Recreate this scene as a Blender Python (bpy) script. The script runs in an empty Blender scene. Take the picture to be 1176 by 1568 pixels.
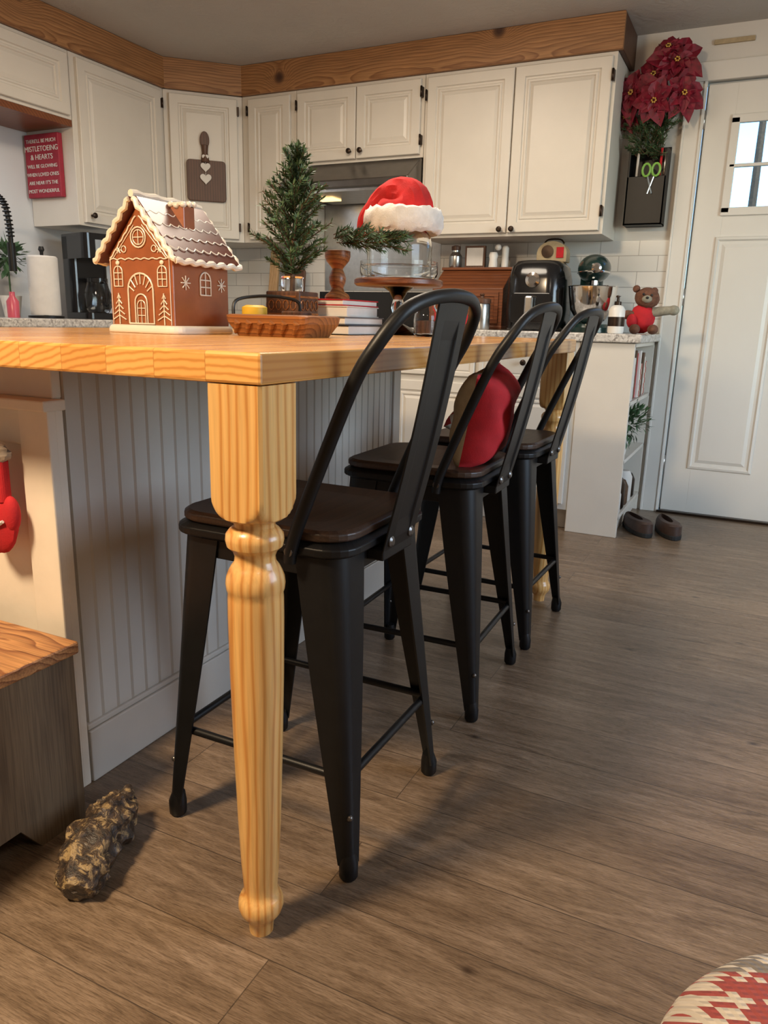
import bpy, math, random
from mathutils import Matrix, Vector, noise
random.seed(7)
S=bpy.context.scene
pi=math.pi
def T(x,y,z): return Matrix.Translation((x,y,z))
def Rz(a): return Matrix.Rotation(a,4,'Z')
def Rx(a): return Matrix.Rotation(a,4,'X')
def Ry(a): return Matrix.Rotation(a,4,'Y')
# ---------------------------------------------------------------- materials
class G:
    def __init__(s,name):
        m=bpy.data.materials.new(name); m.use_nodes=True; s.mat=m; s.nt=m.node_tree
        s.b=s.nt.nodes['Principled BSDF']
    def n(s,t,props={},**inp):
        x=s.nt.nodes.new(t)
        for k,v in props.items(): setattr(x,k,v)
        for k,v in inp.items():
            k=k.replace('_',' ')
            s.set(x.inputs[k],v)
        return x
    def set(s,sock,v):
        if isinstance(v,bpy.types.NodeSocket): s.nt.links.new(v,sock)
        elif isinstance(v,(tuple,list)) and sock.type=='RGBA' and len(v)==3: sock.default_value=(*v,1)
        else: sock.default_value=v
    def m(s,op,a,b=0.0,c=None):
        x=s.nt.nodes.new('ShaderNodeMath'); x.operation=op
        s.set(x.inputs[0],a); s.set(x.inputs[1],b)
        if c is not None: s.set(x.inputs[2],c)
        return x.outputs[0]
    def coord(s,scale=(1,1,1),loc=(0,0,0),rot=(0,0,0),kind='Object'):
        tc=s.n('ShaderNodeTexCoord'); mp=s.n('ShaderNodeMapping')
        s.nt.links.new(tc.outputs[kind],mp.inputs[0])
        mp.inputs['Scale'].default_value=scale; mp.inputs['Location'].default_value=loc; mp.inputs['Rotation'].default_value=rot
        return mp.outputs[0]
    def noise(s,vec,scale,detail=4,rough=.55,dist=0):
        x=s.n('ShaderNodeTexNoise',{},Vector=vec,Scale=scale,Detail=detail,Roughness=rough,Distortion=dist); return x.outputs['Fac']
    def ramp(s,fac,stops,interp='LINEAR'):
        x=s.n('ShaderNodeValToRGB'); s.nt.links.new(fac,x.inputs[0]); cr=x.color_ramp; cr.interpolation=interp
        while len(cr.elements)<len(stops): cr.elements.new(.5)
        for e,(p,c) in zip(cr.elements,stops): e.position=p; e.color=(*c,1) if len(c)==3 else c
        return x.outputs[0]
    def mix(s,fac,a,b,mode='MIX'):
        x=s.nt.nodes.new('ShaderNodeMix'); x.data_type='RGBA'; x.blend_type=mode
        s.set(x.inputs[0],fac); s.set(x.inputs[6],a); s.set(x.inputs[7],b); return x.outputs[2]
    def bump(s,h,strength=.3,dist=.002):
        x=s.n('ShaderNodeBump',{},Height=h,Strength=strength,Distance=dist); s.nt.links.new(x.outputs[0],s.b.inputs['Normal'])
    def out(s,col=None,rough=None,metal=None,**kw):
        if col is not None: s.set(s.b.inputs['Base Color'],col)
        if rough is not None: s.set(s.b.inputs['Roughness'],rough)
        if metal is not None: s.set(s.b.inputs['Metallic'],metal)
        for k,v in kw.items(): s.set(s.b.inputs[k.replace('_',' ')],v)
        return s.mat
def sc(c,k): return tuple(min(1,x*k) for x in c)
def pm(name,c,rough=.5,metal=0,var=.12,ns=12,bump=0,bs=200,**kw):
    g=G(name); v=g.coord(); f=g.noise(v,ns)
    col=g.ramp(f,[(.3,sc(c,1-var)),(.7,sc(c,1+var))])
    if bump: g.bump(g.noise(v,bs),bump,.002)
    return g.out(col,rough,metal,**kw)
def emis(name,c,st):
    g=G(name); f=g.noise(g.coord(),5); col=g.ramp(f,[(.3,sc(c,.9)),(.7,c)])
    return g.out(col,.5,0,Emission_Color=col,Emission_Strength=st)
def wood(name,c1,c2,axis='Z',ring=30,center=(0,0,0),dist=2.0,rough=.4,fine=.25,knots=0,kc=(.05,.02,.01),stretch=.12,coat=0,prof='SAW',bands=None):
    g=G(name); sc3=[1,1,1]; sc3['XYZ'.index(axis)]=stretch
    v=g.coord(tuple(sc3),center)
    kd=None
    if knots:
        vo=g.n('ShaderNodeTexVoronoi',{'voronoi_dimensions':'2D'},Vector=g.coord((1,1,1),(.13,.02,0),(pi/2,0,0)),Scale=knots,Randomness=.9)
        kd=vo.outputs['Distance']
        pull=g.m('MULTIPLY',g.m('POWER',2.718,g.m('MULTIPLY',kd,-7.)),.09)
        cb=g.n('ShaderNodeCombineXYZ',{},Z=pull,Y=pull); va=g.n('ShaderNodeVectorMath',{'operation':'ADD'}); g.nt.links.new(v,va.inputs[0]); g.nt.links.new(cb.outputs[0],va.inputs[1]); v=va.outputs[0]
    w=g.n('ShaderNodeTexWave',{'wave_type':'RINGS','rings_direction':axis,'wave_profile':prof},Vector=v,Scale=ring,Distortion=dist,Detail=2.,Detail_Scale=.6)
    mid=tuple((a+b)/2 for a,b in zip(c1,c2))
    col=g.ramp(w.outputs['Fac'],bands or [(0,c1),(.6,mid),(.9,c2),(1,c1)])
    s2=[1,1,1]; s2['XYZ'.index(axis)]=.03
    f=g.noise(g.coord(tuple(s2)),260,3)
    f2=g.ramp(f,[(.35,(1-fine,)*3),(.6,(1,1,1))])
    col=g.mix(1.,col,f2,'MULTIPLY')
    big=g.ramp(g.noise(g.coord(tuple(sc3)),9,2),[(.3,(.82,.8,.78)),(.7,(1.0,1,1))])
    col=g.mix(1.,col,big,'MULTIPLY')
    if knots:
        k=g.ramp(kd,[(.03,(1,1,1)),(.06,(.75,.75,.75)),(.10,(0,0,0))])
        col=g.mix(k,col,kc)
    g.bump(f,.15,.001)
    return g.out(col,rough,0,Coat_Weight=coat)
M={}
M['wall']=pm('wall_paint',(.66,.63,.58),.7,0,.03,3,.1,90)
M['wallblue']=pm('wall_paint_cool',(.60,.61,.62),.7,0,.03,3,.1,90)
g=G('ceiling_plaster'); v=g.coord(); M['ceil']=g.out(g.ramp(g.noise(v,2),[(.3,(.45,.43,.40)),(.7,(.51,.49,.455))]),.85); g.bump(g.noise(v,14,5,.6,1.5),.5,.01)
M['cab']=pm('cabinet_paint',(.64,.60,.535),.4,0,.03,5,.05,120)
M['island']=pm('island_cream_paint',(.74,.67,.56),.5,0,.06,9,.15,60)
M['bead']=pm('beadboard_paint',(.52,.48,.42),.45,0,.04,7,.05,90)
M['door']=pm('door_paint',(.68,.66,.62),.4,0,.02,4,.04,90)
M['black']=pm('black_powder_coat',(.0055,.0055,.006),.42,0,.15,30,.06,500,Specular_IOR_Level=.33)
M['blackgloss']=pm('black_plastic_gloss',(.010,.010,.011),.16,0,.1,10)
M['rubber']=pm('black_rubber',(.015,.015,.015),.8,0,.1,30)
M['steel']=pm('brushed_steel',(.50,.50,.49),.28,1,.08,40)
M['chrome']=pm('chrome',(.75,.75,.75),.1,1,.03,10)
M['bronze']=pm('oil_bronze',(.045,.030,.022),.35,.8,.15,40)
M['hood']=pm('hood_steel',(.16,.15,.14),.3,.9,.1,15)
PL=(.83,.50,.18);PD=(.68,.33,.09)
M['pine_leg']=wood('pine_leg_wood',PL,PD,'Z',25,(.036,.058,0),7.0,.30,.14,0,stretch=.13,coat=.3,prof='SIN',bands=[(0,PL),(.5,(.81,.47,.16)),(.75,(.76,.41,.125)),(.92,PD),(1,(.62,.28,.07))])
M['pine_beam']=wood('pine_beam_wood',(.46,.235,.095),(.25,.105,.038),'X',26,(0,.05,.06),6.0,.5,.3,2.6,(.055,.02,.010),stretch=.25)
M['walnut']=wood('dark_seat_wood',(.062,.032,.018),(.035,.018,.011),'Y',34,(.1,0,.05),2,.42,.3)
M['redwood']=wood('redbrown_wood',(.26,.085,.03),(.13,.04,.018),'X',22,(0,.03,.1),2,.35,.3)
M['brownwood']=wood('brown_wood',(.13,.055,.028),(.07,.030,.016),'Z',22,(.1,.03,0),2,.5,.3)
M['lightwood']=wood('light_wood',(.55,.36,.19),(.42,.25,.11),'Z',22,(.1,.03,0),2,.4,.2)
M['traywood']=wood('tray_wood',(.40,.155,.045),(.18,.06,.02),'X',26,(0,.05,.05),2,.35,.25)
M['oldwood']=wood('weathered_crate_wood',(.20,.14,.080),(.145,.098,.055),'Z',16,(.2,.1,0),5,.7,.35,0,stretch=.3)
M['crate_top']=wood('crate_top_wood',(.60,.30,.115),(.24,.085,.03),'X',22,(0,.25,.03),12,.5,.35,stretch=.35)
# butcher block
g=G('butcher_block'); tc=g.n('ShaderNodeTexCoord'); sx=g.n('ShaderNodeSeparateXYZ',{},Vector=tc.outputs['Object'])
X,Y,Z=sx.outputs
stv=g.m('FLOOR',g.m('DIVIDE',X,.085))
seg=g.m('FLOOR',g.m('ADD',g.m('DIVIDE',Y,.34),g.m('MULTIPLY',stv,.37)))
cv=g.n('ShaderNodeCombineXYZ',{},X=stv,Y=seg); wn=g.n('ShaderNodeTexWhiteNoise',{'noise_dimensions':'2D'}); g.nt.links.new(cv.outputs[0],wn.inputs['Vector'])
off=g.n('ShaderNodeVectorMath',{'operation':'MULTIPLY_ADD'}); g.nt.links.new(wn.outputs['Color'],off.inputs[0]); off.inputs[1].default_value=(.16,3,.14)
vm=g.n('ShaderNodeVectorMath',{'operation':'MULTIPLY'}); g.nt.links.new(tc.outputs['Object'],vm.inputs[0]); vm.inputs[1].default_value=(1,.06,1)
g.nt.links.new(vm.outputs[0],off.inputs[2])
w=g.n('ShaderNodeTexWave',{'wave_type':'RINGS','rings_direction':'Y','wave_profile':'SIN'},Vector=off.outputs[0],Scale=30.,Distortion=2.4,Detail=2.,Detail_Scale=1.)
base=g.ramp(wn.outputs['Value'],[(0,(.72,.36,.095)),(.35,(.78,.42,.125)),(.65,(.74,.38,.105)),(.85,(.66,.31,.075)),(1,(.80,.47,.16))])
col=g.mix(1.,base,g.ramp(w.outputs['Fac'],[(0,(1,1,1)),(.55,(.97,.94,.90)),(.85,(.82,.71,.58)),(1,(.74,.61,.47))]),'MULTIPLY')
fx=g.m('ABSOLUTE',g.m('SUBTRACT',g.m('FRACT',g.m('DIVIDE',X,.085)),.5))
col=g.mix(g.m('MULTIPLY',g.m('GREATER_THAN',fx,.492),.6),col,(.38,.16,.04))
M['butcher']=g.out(col,.26,0,Coat_Weight=.3,Coat_Roughness=.18)
# floor
g=G('vinyl_plank_floor'); v=g.coord()
br=g.n('ShaderNodeTexBrick',{'offset':.37,'offset_frequency':2},Vector=v,Color1=(0,0,0,1),Color2=(1,1,1,1),Mortar=(.5,.5,.5,1),Scale=1.,Mortar_Size=.0010,Bias=0.,Brick_Width=1.22,Row_Height=.15)
tc=g.n('ShaderNodeTexCoord')
def shifted(scale,mult):
    mp=g.n('ShaderNodeMapping'); g.nt.links.new(tc.outputs['Object'],mp.inputs['Vector']); mp.inputs['Scale'].default_value=scale
    q=g.n('ShaderNodeVectorMath',{'operation':'MULTIPLY_ADD'}); g.nt.links.new(br.outputs['Color'],q.inputs[0]); q.inputs[1].default_value=mult; g.nt.links.new(mp.outputs[0],q.inputs[2]); return q.outputs[0]
f1=g.noise(shifted((1.1,8,1),(7,5,3)),3.0,7,.66,1.6)
f2=g.noise(shifted((1,14,1),(3,9,1)),34,4,.65)
f3=g.noise(shifted((3,50,1),(3,9,1)),40,2,.6)
c=g.ramp(f1,[(.28,(.100,.066,.041)),(.42,(.165,.114,.072)),(.55,(.215,.153,.101)),(.75,(.300,.222,.155))])
c=g.mix(1.,c,g.ramp(f2,[(.34,(.58,.55,.52)),(.55,(1.08,1.08,1.08))]),'MULTIPLY')
c=g.mix(1.,c,g.ramp(f3,[(.35,(.80,.79,.78)),(.6,(1.06,1.06,1.06))]),'MULTIPLY')
c=g.mix(1.,c,g.ramp(br.outputs['Color'],[(0,(.84,.82,.81)),(1,(1.12,1.12,1.12))]),'MULTIPLY')
vo=g.n('ShaderNodeTexVoronoi',{'voronoi_dimensions':'2D'},Vector=g.coord((1,1.8,1),(.3,.2,0)),Scale=1.5); k=g.ramp(vo.outputs['Distance'],[(.006,(.9,.9,.9)),(.014,(.5,.5,.5)),(.030,(0,0,0))])
c=g.mix(k,c,(.035,.02,.012)); c=g.mix(g.m('MULTIPLY',br.outputs['Fac'],.7),c,(.025,.017,.011))
g.bump(g.m('ADD',f2,g.m('MULTIPLY',br.outputs['Fac'],-1.)),.30,.0012)
M['floor']=g.out(c,g.ramp(f2,[(.3,(.38,)*3),(.7,(.25,)*3)]),0)
# tile
g=G('subway_tile'); v=g.coord((1,1,1),(0,0,0),(pi/2,0,0))
br=g.n('ShaderNodeTexBrick',{'offset':.5},Vector=v,Color1=(.62,.61,.58,1),Color2=(.68,.66,.63,1),Mortar=(.38,.37,.35,1),Scale=1.,Mortar_Size=.0018,Brick_Width=.19,Row_Height=.076)
g.bump(g.m('MULTIPLY',br.outputs['Fac'],-1.),.6,.002); M['tile']=g.out(br.outputs['Color'],.18)
# granite
g=G('speckled_counter'); v=g.coord(); vo=g.n('ShaderNodeTexVoronoi',{},Vector=v,Scale=120.)
c=g.mix(g.noise(v,40,3),g.ramp(vo.outputs['Color'],[(.2,(.12,.10,.09)),(.5,(.5,.47,.43)),(.8,(.72,.69,.64))]),(.55,.52,.48)); M['granite']=g.out(c,.2)
# glass
g=G('clear_glass'); M['glass']=g.out(g.ramp(g.noise(g.coord(),3),[(0,(.94,.96,.96)),(1,(1,1,1))]),.02,0,Transmission_Weight=1.,IOR=1.25)
M['white']=pm('white_ceramic',(.74,.72,.68),.35,0,.03)
M['icing']=pm('white_icing_glaze',(.74,.68,.58),.3,0,.03,20)
M['ginger']=pm('gingerbread_glaze',(.28,.088,.032),.28,0,.12,25,.1,80)
M['choc']=pm('chocolate_roof_glaze',(.10,.025,.016),.30,0,.12,25)
M['red']=pm('red_fabric',(.45,.010,.016),.85,0,.15,30,.3,400)
M['redlt']=pm('santa_red_plush',(.46,.012,.012),.95,0,.25,20,.5,250)
M['tan']=pm('tan_linen',(.42,.33,.20),.9,0,.12,40,.4,500)
M['fur']=pm('white_plush_trim',(.72,.68,.64),.95,0,.12,30,.8,200)
M['petal']=pm('poinsettia_petal',(.17,.003,.018),.55,0,.5,45,.2,200)
M['gold']=pm('gold_bead',(.6,.38,.1),.35,.7,.1)
M['pine']=pm('pine_needle_green',(.065,.120,.050),.6,0,.45,25)
M['leaf']=pm('leaf_green',(.05,.11,.045),.5,0,.35,25)
M['bark']=pm('twig_bark',(.10,.055,.03),.8,0,.3,60)
M['plushbrown']=pm('plush_brown',(.14,.06,.035),.95,0,.3,60,.7,200)
M['plushgrey']=pm('plush_greygreen',(.28,.26,.20),.95,0,.2,60,.7,200)
M['shoe']=pm('clog_leather',(.055,.030,.022),.6,0,.2,40,.2,200)
M['shoein']=pm('clog_lining',(.02,.012,.010),.9)
M['signred']=pm('sign_red',(.28,.012,.03),.6,0,.15,30)
M['paper']=pm('paper_white',(.66,.63,.59),.8,0,.05,20)
M['grey']=pm('grey_book_cloth',(.12,.12,.13),.6,0,.1)
M['yellow']=pm('yellow_wax',(.70,.42,.03),.5,0,.1)
M['green']=pm('green_plastic',(.22,.45,.08),.4)
M['darkgreen']=pm('mixer_dark_enamel',(.010,.030,.028),.2,0,.1)
M['pink']=pm('pink_soap',(.5,.08,.12),.3)
M['frost']=pm('grey_fur_cuff',(.35,.29,.23),.95,0,.2,50,.7,150)
M['lamp']=emis('hood_lamp_glow',(1,.62,.25),2.2)
g=G('gold_flecked_bark'); v=g.coord()
nz=g.noise(v,38,5,.7,.8)
c=g.ramp(nz,[(.38,(.018,.014,.012)),(.52,(.07,.045,.028)),(.60,(.38,.27,.13)),(.72,(.15,.10,.06))]); g.bump(nz,1.,.006); M['log']=g.out(c,.42)
# nordic knit
g=G('nordic_knit'); tc=g.n('ShaderNodeTexCoord'); sp=g.n('ShaderNodeSeparateXYZ',{},Vector=tc.outputs['UV'])
u=sp.outputs[0]; vv=sp.outputs[1]
fu=g.m('FLOOR',u); fv=g.m('FLOOR',vv)
a=g.m('ABSOLUTE',g.m('SUBTRACT',g.m('MODULO',fu,12.),6.)); b=g.m('ABSOLUTE',g.m('SUBTRACT',g.m('MODULO',fv,12.),6.))
d=g.m('ADD',a,b)
pat=g.m('MULTIPLY',g.m('COMPARE',a,b,.1),g.m('LESS_THAN',d,8.5))
pat=g.m('MAXIMUM',pat,g.m('MULTIPLY',g.m('LESS_THAN',g.m('MULTIPLY',a,b),.5),g.m('LESS_THAN',d,4.5)))
pat=g.m('MAXIMUM',pat,g.m('COMPARE',d,5.,.1)); pat=g.m('MAXIMUM',pat,g.m('COMPARE',d,10.,.1))
isred=g.m('MULTIPLY',g.m('COMPARE',g.m('MODULO',g.m('FLOOR',g.m('DIVIDE',fv,12.)),3.),1.,.2),.85)
bandc=g.mix(isred,(.20,.180,.165),(.33,.045,.045)); c=g.mix(pat,bandc,(.56,.51,.45))
st=g.m('ADD',g.m('PINGPONG',u,.5),g.m('PINGPONG',vv,.5)); g.bump(st,.8,.004); M['knit']=g.out(c,.95)
g=G('plaid_fabric'); v=g.coord(); ch=g.n('ShaderNodeTexChecker',{},Vector=v,Color1=(.4,.04,.04,1),Color2=(.55,.5,.4,1),Scale=40.); M['plaid']=g.out(ch.outputs[0],.9)

# ---------------------------------------------------------------- mesh builder
class B:
    def __init__(s): s.v=[];s.f=[];s.mi=[];s.sm=[]
    def add(s,vs,fs,m=0,M_=None,sm=False):
        o=len(s.v)
        for p in vs:
            p=Vector(p); s.v.append(tuple(M_@p if M_ is not None else p))
        for f in fs: s.f.append([i+o for i in f]); s.mi.append(m); s.sm.append(sm)
    def box(s,a,b,m=0,M_=None):
        (x0,y0,z0),(x1,y1,z1)=a,b
        vs=[(x0,y0,z0),(x1,y0,z0),(x1,y1,z0),(x0,y1,z0),(x0,y0,z1),(x1,y0,z1),(x1,y1,z1),(x0,y1,z1)]
        s.add(vs,[(3,2,1,0),(4,5,6,7),(0,1,5,4),(1,2,6,5),(2,3,7,6),(3,0,4,7)],m,M_)
    def loft(s,loops,m=0,M_=None,sm=True,cap=True,closed=False):
        n=len(loops[0]); vs=[p for l in loops for p in l]; fs=[]
        L=len(loops)
        for i in range(L if closed else L-1):
            for j in range(n):
                fs.append((i*n+j,i*n+(j+1)%n,((i+1)%L)*n+(j+1)%n,((i+1)%L)*n+j))
        s.add(vs,fs,m,M_,sm)
        if cap and not closed:
            s.add(loops[0],[tuple(range(n))[::-1]],m,M_); s.add(loops[-1],[tuple(range(n))],m,M_)
    def prism(s,poly,z0,z1,m=0,M_=None,sm=False):
        s.loft([[(x,y,z0) for x,y in poly],[(x,y,z1) for x,y in poly]],m,M_,sm)
    def lathe(s,prof,seg=32,m=0,M_=None,cap=True):
        s.loft([[(r*math.cos(2*pi*j/seg),r*math.sin(2*pi*j/seg),z) for j in range(seg)] for r,z in prof],m,M_,True,cap)
    def tube(s,pts,r,seg=8,m=0,M_=None,closed=False,cap=True):
        pts=[Vector(p) for p in pts]; n=len(pts); loops=[]; up=None
        for i,p in enumerate(pts):
            if closed: t=(pts[(i+1)%n]-pts[i-1]).normalized()
            else: t=(pts[min(i+1,n-1)]-pts[max(i-1,0)]).normalized()
            if up is None:
                up=Vector((0,0,1)) if abs(t.z)<.9 else Vector((1,0,0))
            up=(up-t*up.dot(t)).normalized(); sd=t.cross(up)
            rr=r[i] if isinstance(r,(list,tuple)) else r
            loops.append([p+(sd*math.cos(2*pi*j/seg)+up*math.sin(2*pi*j/seg))*rr for j in range(seg)])
        s.loft(loops,m,M_,True,cap,closed)
    def ell(s,c,r,m=0,M_=None,seg=20,rings=12,jit=0,seed=0):
        if not isinstance(r,(tuple,list)): r=(r,r,r)
        loops=[]
        for i in range(rings+1):
            th=pi*i/rings; th=max(.02,min(pi-.02,th)); l=[]
            for j in range(seg):
                ph=2*pi*j/seg
                d=Vector((math.sin(th)*math.cos(ph),math.sin(th)*math.sin(ph),-math.cos(th)))
                k=1+(jit*noise.noise(d*4+Vector((seed,seed*2,0))) if jit else 0)
                l.append((c[0]+r[0]*d.x*k,c[1]+r[1]*d.y*k,c[2]+r[2]*d.z*k))
            loops.append(l)
        s.loft(loops,m,M_)
    def nested(s,w,h,steps,m=0,M_=None):
        loops=[[(i,-d,i),(w-i,-d,i),(w-i,-d,h-i),(i,-d,h-i)] for i,d in steps]
        s.loft(loops,m,M_,sm=False)
    def obj(s,name,mats,parent=None,loc=(0,0,0),bevel=0,rot=None,angle=40):
        me=bpy.data.meshes.new(name); me.from_pydata(s.v,[],s.f); me.update()
        for x in (mats if isinstance(mats,(list,tuple)) else [mats]): me.materials.append(x if not isinstance(x,str) else M[x])
        me.polygons.foreach_set('material_index',s.mi); me.polygons.foreach_set('use_smooth',s.sm)
        import bmesh
        bm=bmesh.new(); bm.from_mesh(me); bmesh.ops.remove_doubles(bm,verts=bm.verts,dist=1e-5); bmesh.ops.recalc_face_normals(bm,faces=bm.faces)
        for e in bm.edges:
            if len(e.link_faces)==2 and e.calc_face_angle(0)>math.radians(angle): e.smooth=False
        bm.to_mesh(me); bm.free()
        o=bpy.data.objects.new(name,me); S.collection.objects.link(o); o.location=loc
        if rot is not None: o.rotation_euler=rot
        if parent: o.parent=parent
        if bevel:
            md=o.modifiers.new('bevel','BEVEL'); md.width=bevel; md.segments=2; md.limit_method='ANGLE'; md.angle_limit=math.radians(35)
        return o
def empty(name,loc=(0,0,0),rz=0,s=1):
    o=bpy.data.objects.new(name,None); S.collection.objects.link(o); o.location=loc; o.rotation_euler=(0,0,rz); o.scale=(s,s,s); o.empty_display_size=.05; return o
def bx(name,a,b,mat,parent=None,bevel=0):
    c=[(p+q)/2 for p,q in zip(a,b)]; h=[(q-p)/2 for p,q in zip(a,b)]
    k=B(); k.box([-x for x in h],h); return k.obj(name,mat,parent,c,bevel)
def rrect(w,d,r,n=5,cx=0,cy=0):
    P=[]
    for sx_,sy_,a0 in ((1,1,0),(-1,1,pi/2),(-1,-1,pi),(1,-1,3*pi/2)):
        for i in range(n+1):
            a=a0+pi/2*i/n; P.append((cx+sx_*(w/2-r)+r*math.cos(a),cy+sy_*(d/2-r)+r*math.sin(a)))
    return P
def smooth(pts,n=6):
    pts=[Vector(p) for p in pts]; out=[]
    for i in range(len(pts)-1):
        p0=pts[max(i-1,0)];p1=pts[i];p2=pts[i+1];p3=pts[min(i+2,len(pts)-1)]
        for j in range(n):
            t=j/n; out.append(.5*((2*p1)+(-p0+p2)*t+(2*p0-5*p1+4*p2-p3)*t*t+(-p0+3*p1-3*p2+p3)*t**3))
    out.append(pts[-1]); return out

# ---------------------------------------------------------------- room shell
XL,XR,YB,YF,ZC=-2.876,2.5,3.361,-3.2,2.282
TT=.895
k=B(); k.box((XL-.1,YF-.1,-.03),(XR+.1,YB+.1,.03)); k.obj('floor','floor',None,(0,0,-.03))
bx('ceiling',(XL-.1,YF-.1,ZC),(XR+.1,YB+.1,ZC+.08),'ceil')
bx('wall_left',(XL-.1,YF,0),(XL,YB,ZC),'wallblue')
bx('wall_front',(XL,YF-.1,0),(XR,YF,ZC),'wall')
DX0,DX1,DZ=.166,1.08,2.04
k=B(); k.box((XL,YB,0),(DX0-.015,YB+.1,ZC)); k.box((DX1+.015,YB,0),(XR,YB+.1,ZC)); k.box((DX0-.015,YB,DZ+.015),(DX1+.015,YB+.1,ZC)); k.obj('wall_back','wall')
wy0,wy1,wz0,wz1=.3,2.0,.75,2.0
k=B(); k.box((XR,YF,0),(XR+.1,wy0,ZC)); k.box((XR,wy1,0),(XR+.1,YB,ZC)); k.box((XR,wy0,0),(XR+.1,wy1,wz0)); k.box((XR,wy0,wz1),(XR+.1,wy1,ZC)); k.obj('wall_right','wall')
k=B()
for a,b in (((wy0-.07,wz0-.07),(wy1+.07,wz0)),((wy0-.07,wz1),(wy1+.07,wz1+.07)),((wy0-.07,wz0),(wy0,wz1)),((wy1,wz0),(wy1+.07,wz1)),((1.13,wz0),(1.17,wz1)),((wy0,1.36),(wy1,1.39))):
    k.box((XR-.015,a[0],a[1]),(XR+.03,b[0],b[1]))
k.obj('window_1','door',None,bevel=.003)
# door
d=empty('door_1',(DX0,YB+.005,0))
k=B(); W_=DX1-DX0; wx0,wx1,wz_0,wz_1=.13,.79,1.475,1.89
st=.045
k.box((0.004,0,.012),(wx0,st,DZ-.003)); k.box((wx1,0,.012),(W_-.004,st,DZ-.003)); k.box((wx0,0,.012),(wx1,st,wz_0)); k.box((wx0,0,wz_1),(wx1,st,DZ-.003))
k.obj('slab','door',d,bevel=.001)
k=B()
for px,pz,pw,ph in ((.11,.24,.30,1.13),(.50,.24,.30,1.13)):
    k.nested(pw,ph,[(0,0),(.004,.009),(.014,.012),(.022,.003),(.034,.002),(.05,.010)],0,T(px,0,pz))
k.obj('raised_panels','door',d)
k=B()
for a,b in (((wx0-.012,wz_0-.012),(wx1+.012,wz_0+.025)),((wx0-.012,wz_1-.025),(wx1+.012,wz_1+.012)),((wx0-.012,wz_0),(wx0+.025,wz_1)),((wx1-.025,wz_0),(wx1+.012,wz_1)),((wx0,1.675),(wx1,1.69)),((wx0+.32,wz_0),(wx0+.335,wz_1))):
    k.box((a[0],-.012,a[1]),(b[0],.01,b[1]))
k.obj('window_frame','door',d,bevel=.003)
k=B(); k.box((wx0,.015,wz_0),(wx1,.02,wz_1)); k.obj('glass','glass',d)
k=B(); k.tube([(W_-.06,0,.95),(W_-.06,-.05,.95)],.01); k.ell((W_-.06,-.065,.95),.027); k.obj('knob','bronze',d)
k=B()
for z in (.22,1.05,1.85): k.tube([(-.004,-.004,z),(-.004,-.004,z+.08)],.007)
k.obj('hinges','steel',d)
k=B(); k.box((-.006,.03,.0),(.006,.05,DZ)); k.box((0,.03,DZ-.006),(W_,.05,DZ+.012)); k.obj('weather_strip','door',d)
k=B(); cw=.095
k.box((DX0-.015-cw+.015,YB-.018,0),(DX0-.003,YB+.0,DZ+.01)); k.box((DX1+.003,YB-.018,0),(DX1+cw,YB,DZ+.01)); k.box((DX0-cw-.005,YB-.022,DZ+.01),(DX1+cw+.01,YB,DZ+.09))
k.box((DX0-.018,YB-.024,0),(DX0-.008,YB-.018,DZ+.01)); k.box((DX0-cw,YB-.024,0),(DX0-cw+.012,YB-.018,DZ+.01)); k.obj('trim_1','door',None,bevel=.003)
bx('trim_2',(DX0-.01,YB-.03,0),(DX1+.01,YB+.05,.012),'bronze')
bx('baseboard_back',(1.19,YB-.015,0),(XR,YB,.11),'door',None,.003)
k=B(); k.box((XR-.015,YF,0),(XR,YB-.015,.11)); k.obj('baseboard_right','door',None,bevel=.003)
k=B(); k.box((.0,0,0),(.17,.012,.02)); k.obj('door_closer_bracket','tan',None,(.17,YB-.013,2.2),.002)
# outdoors
k=B()
for i in range(16):
    x=-1+.2*i; k.tube(smooth([(x,0,-1.6),(x+.1*math.sin(i),.1,0),(x+.3*math.sin(i*2),.0,1.3)],4),[.05-.003*j for j in range(9)],8,1)
    for j in range(5): k.ell((x+random.uniform(-.2,.2),random.uniform(-.2,.2),random.uniform(-1.4,.35)),random.uniform(.12,.26),0,None,12,8,.9,i+j)
k.obj('outdoor_trees',['pine','bark'],None,(1.3,7.0,1.6))
bx('outdoor_ground',(-6,3.6,-.3),(8,14,-.2),'leaf')

# ---------------------------------------------------------------- cabinets
DOORST=[(0,0),(0,.016),(.003,.019),(.046,.019),(.050,.012),(.058,.012),(.062,.016),(.070,.016),(.074,.0105),(.090,.0165)]
def knob(par,x,z,Mx,y=-.02):
    k=B(); k.lathe([(.006,0),(.005,.012),(.010,.016),(.014,.022),(.013,.027),(.006,.030)],16,0,Mx@T(x,y,z)@Rx(pi/2)); k.obj('knob','bronze',par)
def cabinet(name,Mx,w,h,dp,doors,z0,knobs=(),hinges=()):
    e=empty(name); k=B(); k.box((0,0,z0),(w,dp,z0+h),0,Mx); k.obj('body','cab',e,bevel=.002)
    for x0,x1,za,zb in doors:
        k=B(); k.nested(x1-x0,zb-za,DOORST,0,Mx@T(x0,-.001,za)); k.obj('door_panel','cab',e)
    for x,z in knobs: knob(e,x,z,Mx)
    if hinges:
        k=B()
        for x,z in hinges: k.box((x-.006,-.024,z-.022),(x+.006,-.001,z+.022),0,Mx); k.tube([(x,-.024,z-.025),(x,-.024,z+.025)],.005,8,0,Mx)
        k.obj('hinges','bronze',e)
    return e
YC=3.046; Zb,Zt=1.36,2.13; DW=YB-YC-.002
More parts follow.
